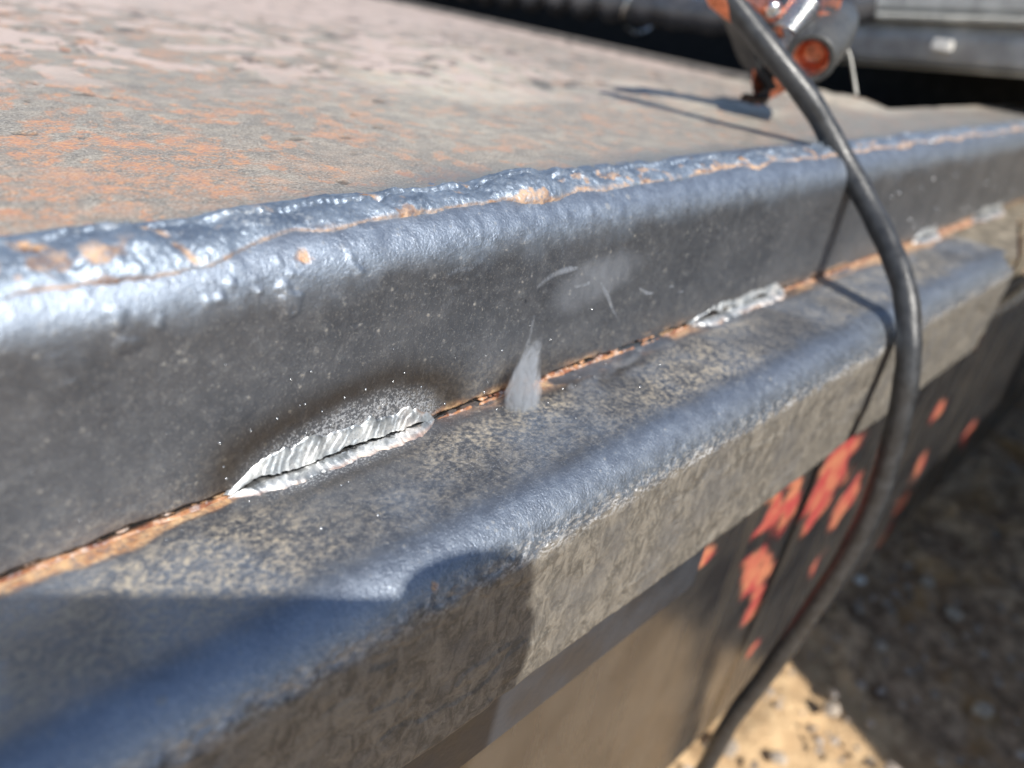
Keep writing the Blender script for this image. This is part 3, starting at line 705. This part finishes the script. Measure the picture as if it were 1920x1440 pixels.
# ------------------------------------------------------------------ stones and pebbles on the soil
def rock(bm, p, r, rnd):
    m = Matrix.Translation(p) @ Matrix.Rotation(rnd.uniform(0, 6.28), 4, 'Z') @ Matrix.Rotation(rnd.uniform(-.5, .5), 4, 'X')
    g = bmesh.ops.create_icosphere(bm, subdivisions=1, radius=1, matrix=Matrix.Identity(4))
    sx, sy, sz = r * rnd.uniform(.7, 1.4), r * rnd.uniform(.7, 1.2), r * rnd.uniform(.45, .8)
    for v in g['verts']:
        k = rnd.uniform(.8, 1.15); v.co = m @ Vector((v.co.x * sx * k, v.co.y * sy * k, v.co.z * sz * k))
def pebbles():
    rnd = random.Random(5); bm = bmesh.new()
    for k in range(1300):
        x = rnd.uniform(.25, 2.2); y = rnd.uniform(-.75, .12)
        rock(bm, (x, y, GROUND + rnd.uniform(-.004, .012)), rnd.uniform(.002, .007), rnd)
    o = from_bm('pebbles', bm, PEBBLE); tag(o, 'small grey pebbles scattered over the brown soil', 'pebbles', kind='stuff')
    spots = [(1260, 1395, .012), (1365, 1400, .014), (1330, 1290, .010), (1790, 1150, .013), (1650, 1210, .011), (1870, 1000, .013), (1845, 1330, .014), (1740, 1090, .011), (1900, 880, .016), (1610, 1140, .010), (1560, 1330, .013), (1460, 1420, .012)]
    spots = [s for s in spots]
    for px, py, r in spots:
        p = unproject(px, py, 2, GROUND + .012); bm = bmesh.new(); rock(bm, (0, 0, 0), r, rnd)
        o = from_bm('stone', bm, STONE); o.location = p
        if px < 1480 + (py - 1190) * .96: tag(o, 'small pale stone lying on the sunlit sand beside the hanging cable', 'stone', 'stones on the sunlit sand')
        else: tag(o, 'pale grey stone lying on the shaded brown soil', 'stone', 'stones on the shaded soil')
    p = unproject(1612, 1088, 2, GROUND + .016); bm = bmesh.new(); rock(bm, (0, 0, 0), .012, rnd)
    o = from_bm('pale_chip', bm, CHIP); o.location = p; tag(o, 'bright white chip on the shaded soil beside the hanging cable', 'chip')
pebbles()

# ------------------------------------------------------------------ smoke
def smoke_material(name, dens, scale, seed):
    m = bpy.data.materials.new(name); m.use_nodes = True; t = m.node_tree; t.nodes.clear()
    out = t.nodes.new('ShaderNodeOutputMaterial'); v = t.nodes.new('ShaderNodeVolumePrincipled'); t.links.new(v.outputs[0], out.inputs['Volume'])
    v.inputs['Color'].default_value = (.86, .90, .96, 1); v.inputs['Anisotropy'].default_value = .1; v.inputs['Density Attribute'].default_value = ''
    at = t.nodes.new('ShaderNodeAttribute'); at.attribute_name = 'density'
    co = t.nodes.new('ShaderNodeTexCoord'); mp = t.nodes.new('ShaderNodeMapping'); mp.inputs['Scale'].default_value = (1, 1, .4); mp.inputs['Location'].default_value = (seed, 0, 0)
    n = t.nodes.new('ShaderNodeTexNoise'); n.inputs['Scale'].default_value = scale; n.inputs['Detail'].default_value = 3; n.inputs['Distortion'].default_value = 2.0
    r = t.nodes.new('ShaderNodeMapRange'); r.inputs[1].default_value = .34; r.inputs[2].default_value = .72; r.inputs[3].default_value = dens * .10; r.inputs[4].default_value = dens
    mu = t.nodes.new('ShaderNodeMath'); mu.operation = 'MULTIPLY'
    t.links.new(co.outputs['Object'], mp.inputs[0]); t.links.new(mp.outputs[0], n.inputs['Vector']); t.links.new(n.outputs['Fac'], r.inputs[0])
    t.links.new(r.outputs[0], mu.inputs[0]); t.links.new(at.outputs['Fac'], mu.inputs[1]); t.links.new(mu.outputs[0], v.inputs['Density'])
    return m
def wisp(name, pts, rad, mat, label, flat=.6):
    """smoke body along a path, turned into a soft-edged volume"""
    path = catmull(pts, 8); n = len(path); rad = np.interp(np.linspace(0, 1, n), np.linspace(0, 1, len(rad)), rad)
    bm = bmesh.new(); rings = []; seg = 20
    fwd = np.array([.3, .9, -.2])
    T = np.gradient(path, axis=0); T /= np.linalg.norm(T, axis=1)[:, None]
    for i in range(n):
        a = np.cross(T[i], fwd); a /= np.linalg.norm(a); b = np.cross(T[i], a)
        rings.append([bm.verts.new(path[i] + rad[i] * (math.cos(2 * math.pi * k / seg) * a + flat * math.sin(2 * math.pi * k / seg) * b)) for k in range(seg)])
    for i in range(n - 1):
        for k in range(seg): bm.faces.new((rings[i][k], rings[i][(k + 1) % seg], rings[i + 1][(k + 1) % seg], rings[i + 1][k]))
    bm.faces.new(rings[0][::-1]); bm.faces.new(rings[-1])
    o = from_bm(name, bm, mat, None, True); tag(o, label, 'smoke', kind='stuff')
    ng = bpy.data.node_groups.new('smoke_volume', 'GeometryNodeTree')
    ng.interface.new_socket('Geometry', in_out='INPUT', socket_type='NodeSocketGeometry'); ng.interface.new_socket('Geometry', in_out='OUTPUT', socket_type='NodeSocketGeometry')
    gi = ng.nodes.new('NodeGroupInput'); go = ng.nodes.new('NodeGroupOutput'); mv = ng.nodes.new('GeometryNodeMeshToVolume'); sm = ng.nodes.new('GeometryNodeSetMaterial')
    mv.resolution_mode = 'VOXEL_SIZE'; mv.inputs['Voxel Size'].default_value = .0004; mv.inputs['Interior Band Width'].default_value = max(rad) * .42; mv.inputs['Density'].default_value = 1.0
    sm.inputs['Material'].default_value = mat
    ng.links.new(gi.outputs[0], mv.inputs['Mesh']); ng.links.new(mv.outputs[0], sm.inputs[0]); ng.links.new(sm.outputs[0], go.inputs[0])
    md = o.modifiers.new('volume', 'NODES'); md.node_group = ng
    return o
SM = smoke_material('smoke_dense', 900, 260, 0); SM2 = smoke_material('smoke_thin', 150, 420, 3)
def U1(px, py, dy=-.012): return unproject(px, py, 1, dy)
SM3 = smoke_material('smoke_thread', 520, 500, 5)
wisp('smoke_wisp', [U1(975, 792), U1(976, 784), U1(978, 765), U1(982, 735), U1(988, 700), U1(999, 665), U1(1008, 645), U1(1017, 628)], [.0005, .0050, .0080, .0086, .0066, .0042, .0028, .0004], SM, 'pale flame shaped puff of smoke rising from the open seam')
wisp('smoke_wisp', [U1(940, 745), U1(958, 718), U1(976, 685), U1(990, 645), U1(999, 600), U1(1014, 560)], [.0005, .0011, .0014, .0012, .0009, .0004], SM3, 'thin smoke thread drifting up the dark face from the puff')
wisp('smoke_wisp', [U1(1130, 668), U1(1158, 684), U1(1188, 672), U1(1206, 650), U1(1216, 630)], [.0006, .0024, .0026, .0018, .0004], SM2, 'curled smoke lick over the rusty part of the seam')
wisp('smoke_wisp', [U1(1035, 748), U1(1058, 742), U1(1070, 722), U1(1080, 742), U1(1102, 752)], [.0004, .0012, .0012, .0011, .0004], SM3, 'small smoke tuft lying on the lower tube beside the puff')
def curl(pts, label, r=.0009, seed=1):
    q = catmull([U1(a, b) for a, b in pts], 6); n = len(q); i = np.arange(n)
    q = q + .0012 * np.stack([vnoise(i * .45, 0 * i, seed + k) - .5 for k in range(3)], -1)
    wisp('smoke_wisp', q[::3], list(r * (.45 + 1.1 * vnoise(np.arange(len(q[::3])) * .6, 3.3, seed + 9)) * np.sin(np.linspace(.15, math.pi - .15, len(q[::3])))), SM3, label)
curl([(1168, 470), (1178, 505), (1196, 535), (1232, 553), (1258, 536), (1275, 548), (1300, 528), (1338, 522)], 'long hooked smoke strand before the dark tube face', .0011, 11)
curl([(985, 570), (1005, 540), (1042, 515), (1085, 500), (1122, 476), (1150, 440)], 'rising smoke strand crossing the upper tube face above the puff', .0013, 23)
curl([(1030, 545), (1075, 540), (1110, 530), (1140, 545), (1150, 520)], 'short kinked smoke strand inside the faint smoke cloud', .0010, 37)
curl([(1120, 480), (1128, 530), (1150, 580), (1165, 620)], 'falling smoke strand leading down to the rusty seam', .0010, 41)
wisp('smoke_cloud', [U1(1010, 600), U1(1060, 560), U1(1110, 530), U1(1170, 500), U1(1220, 480)], [.002, .009, .011, .009, .002], smoke_material('smoke_haze', 45, 130, 9), 'faint smoke cloud hanging before the upper tube face')

# ------------------------------------------------------------------ the phone and hand behind the lens (they shade the near corner)
rt, dn_, fw = R[:, 0], R[:, 1], R[:, 2]
HOLD = CAM - LIGHT * .15      # held a little up-sun of the lens
PH_M = plain('phone_case', (.02, .02, .022), .5, 0., (60, .0002), .2)
def phone():
    t = empty('phone', tuple(HOLD - fw * .009)); tag(t, 'black smartphone held level in a hand in front of the bumper', 'phone')
    m3 = Matrix(((rt[0], dn_[0], fw[0]), (rt[1], dn_[1], fw[1]), (rt[2], dn_[2], fw[2]))).to_4x4()
    t.matrix_world = Matrix.Translation(HOLD - fw * .009) @ m3
    u0, u1, v0, v1, r = -.044, .149, -.0085, .068, .011
    def slab(name, u0, u1, v0, v1, r, z0, z1, mat):
        bm = bmesh.new(); ring = []
        for cu, cv, a0 in ((u1 - r, v1 - r, 0), (u0 + r, v1 - r, 90), (u0 + r, v0 + r, 180), (u1 - r, v0 + r, 270)):
            for k in range(9):
                a = math.radians(a0 + k * 11.25); ring.append((cu + r * math.cos(a), cv + r * math.sin(a)))
        lo = [bm.verts.new((x, y, z0)) for x, y in ring]; hi = [bm.verts.new((x, y, z1)) for x, y in ring]; n = len(ring)
        bm.faces.new(lo[::-1]); bm.faces.new(hi)
        for k in range(n): bm.faces.new((lo[k], lo[(k + 1) % n], hi[(k + 1) % n], hi[k]))
        return from_bm(name, bm, mat, t)
    slab('body', u0, u1, v0, v1, r, -.004, .004, PH_M)
    slab('screen', u0 + .003, u1 - .003, v0 + .003, v1 - .003, r - .003, -.0045, -.0041, plain('phone_glass', (.01, .01, .012), .08, 0.))
    lens = lathe('lens_ring', [(.0045, 0), (.006, 0), (.006, .0022), (.0045, .0022), (.0045, 0)], (0, 0, .0041), (0, 0, 1), ZINC); lens.parent = t
    return t
phone()
def hand():
    """right hand: index finger along the top edge, the others and the palm behind the phone, wrist running back"""
    def W(u, v, d): return tuple(HOLD + rt * u + dn_ * v + fw * d)
    V = []; Ed = []; Rd = []
    def chain(pts, start=None):
        prev = start
        for (u, v, d, r) in pts:
            V.append(W(u, v, d)); Rd.append(r); i = len(V) - 1
            if prev is not None: Ed.append((prev, i))
            prev = i
        return prev
    chain([(.105, .115, -.20, .036), (.110, .090, -.13, .030), (.105, .062, -.075, .026), (.100, .040, -.052, .024)])
    palm = 3
    chain([(.128, .002, -.048, .0115), (.143, -.012, -.030, .0098), (.135, -.0150, -.011, .0100), (.113, -.0170, -.009, .0102), (.094, -.0125, -.008, .0095), (.080, -.0065, -.008, .0080)], palm)     # index
    chain([(.124, .020, -.046, .0115), (.142, .030, -.030, .0098), (.140, .034, -.008, .0085), (.128, .036, .000, .0075)], palm)                          # middle
    chain([(.122, .036, -.046, .0110), (.141, .048, -.030, .0094), (.139, .052, -.008, .0082), (.127, .053, .000, .0072)], palm)
    chain([(.116, .052, -.048, .0100), (.136, .064, -.030, .0085), (.134, .069, -.010, .0075), (.124, .070, -.001, .0065)], palm)
    chain([(.080, .040, -.045, .0125), (.066, .030, -.032, .0105), (.058, .022, -.022, .0090)], palm)                                                       # thumb on the screen side
    me = bpy.data.meshes.new('hand'); me.from_pydata(V, Ed, []); o = link('hand', me, plain('skin', (.55, .34, .25), .5, 0., (200, .0003), .15))
    sk = o.modifiers.new('skin', 'SKIN'); sk.use_smooth_shade = True
    for i, r in enumerate(Rd): me.skin_vertices[0].data[i].radius = (r, r)
    me.skin_vertices[0].data[0].use_root = True
    sb = o.modifiers.new('sub', 'SUBSURF'); sb.levels = 2; sb.render_levels = 2
    tag(o, 'bare right hand holding the phone with index finger along its top edge', 'hand')
hand()

# ------------------------------------------------------------------ unseen screen added out in front to shade the soil to the right
ws = tag(empty('added_shade_screen', (1.3, -1.05, GROUND)), 'added unseen screen on a tubular frame, shading the soil at right', 'screen')
def wpart(o):
    o.parent = ws; o.location = -Vector(ws.location); return o
SX0, SX1, SY, SH = .43, 3.6, -1.05, 1.32
FR = plain('blue_steel_tube', (.05, .10, .22), .4, .2)
for x in (SX0, SX1):
    wpart(sweep('post', [(x, SY, GROUND - .01), (x, SY, GROUND + SH + .02)], .014, FR, None, 16))
    wpart(sweep('foot', [(x, SY - .25, GROUND + .02), (x, SY + .25, GROUND + .02)], .013, FR, None, 16))
wpart(sweep('rail', [(SX0, SY, GROUND + SH), (SX1, SY, GROUND + SH)], .013, FR, None, 16))
cxs = np.linspace(SX0 - .01, SX1 + .01, 160); czs = np.linspace(GROUND + .03, GROUND + SH - .01, 12)
Cx, Cz = np.meshgrid(cxs, czs, indexing='ij')
wpart(grid('curtain', np.stack([Cx, SY + .0175 + .018 * np.sin(Cx * 38) , Cz], -1), plain('shade_screen_cloth', (.02, .05, .03), .5, 0.), None))
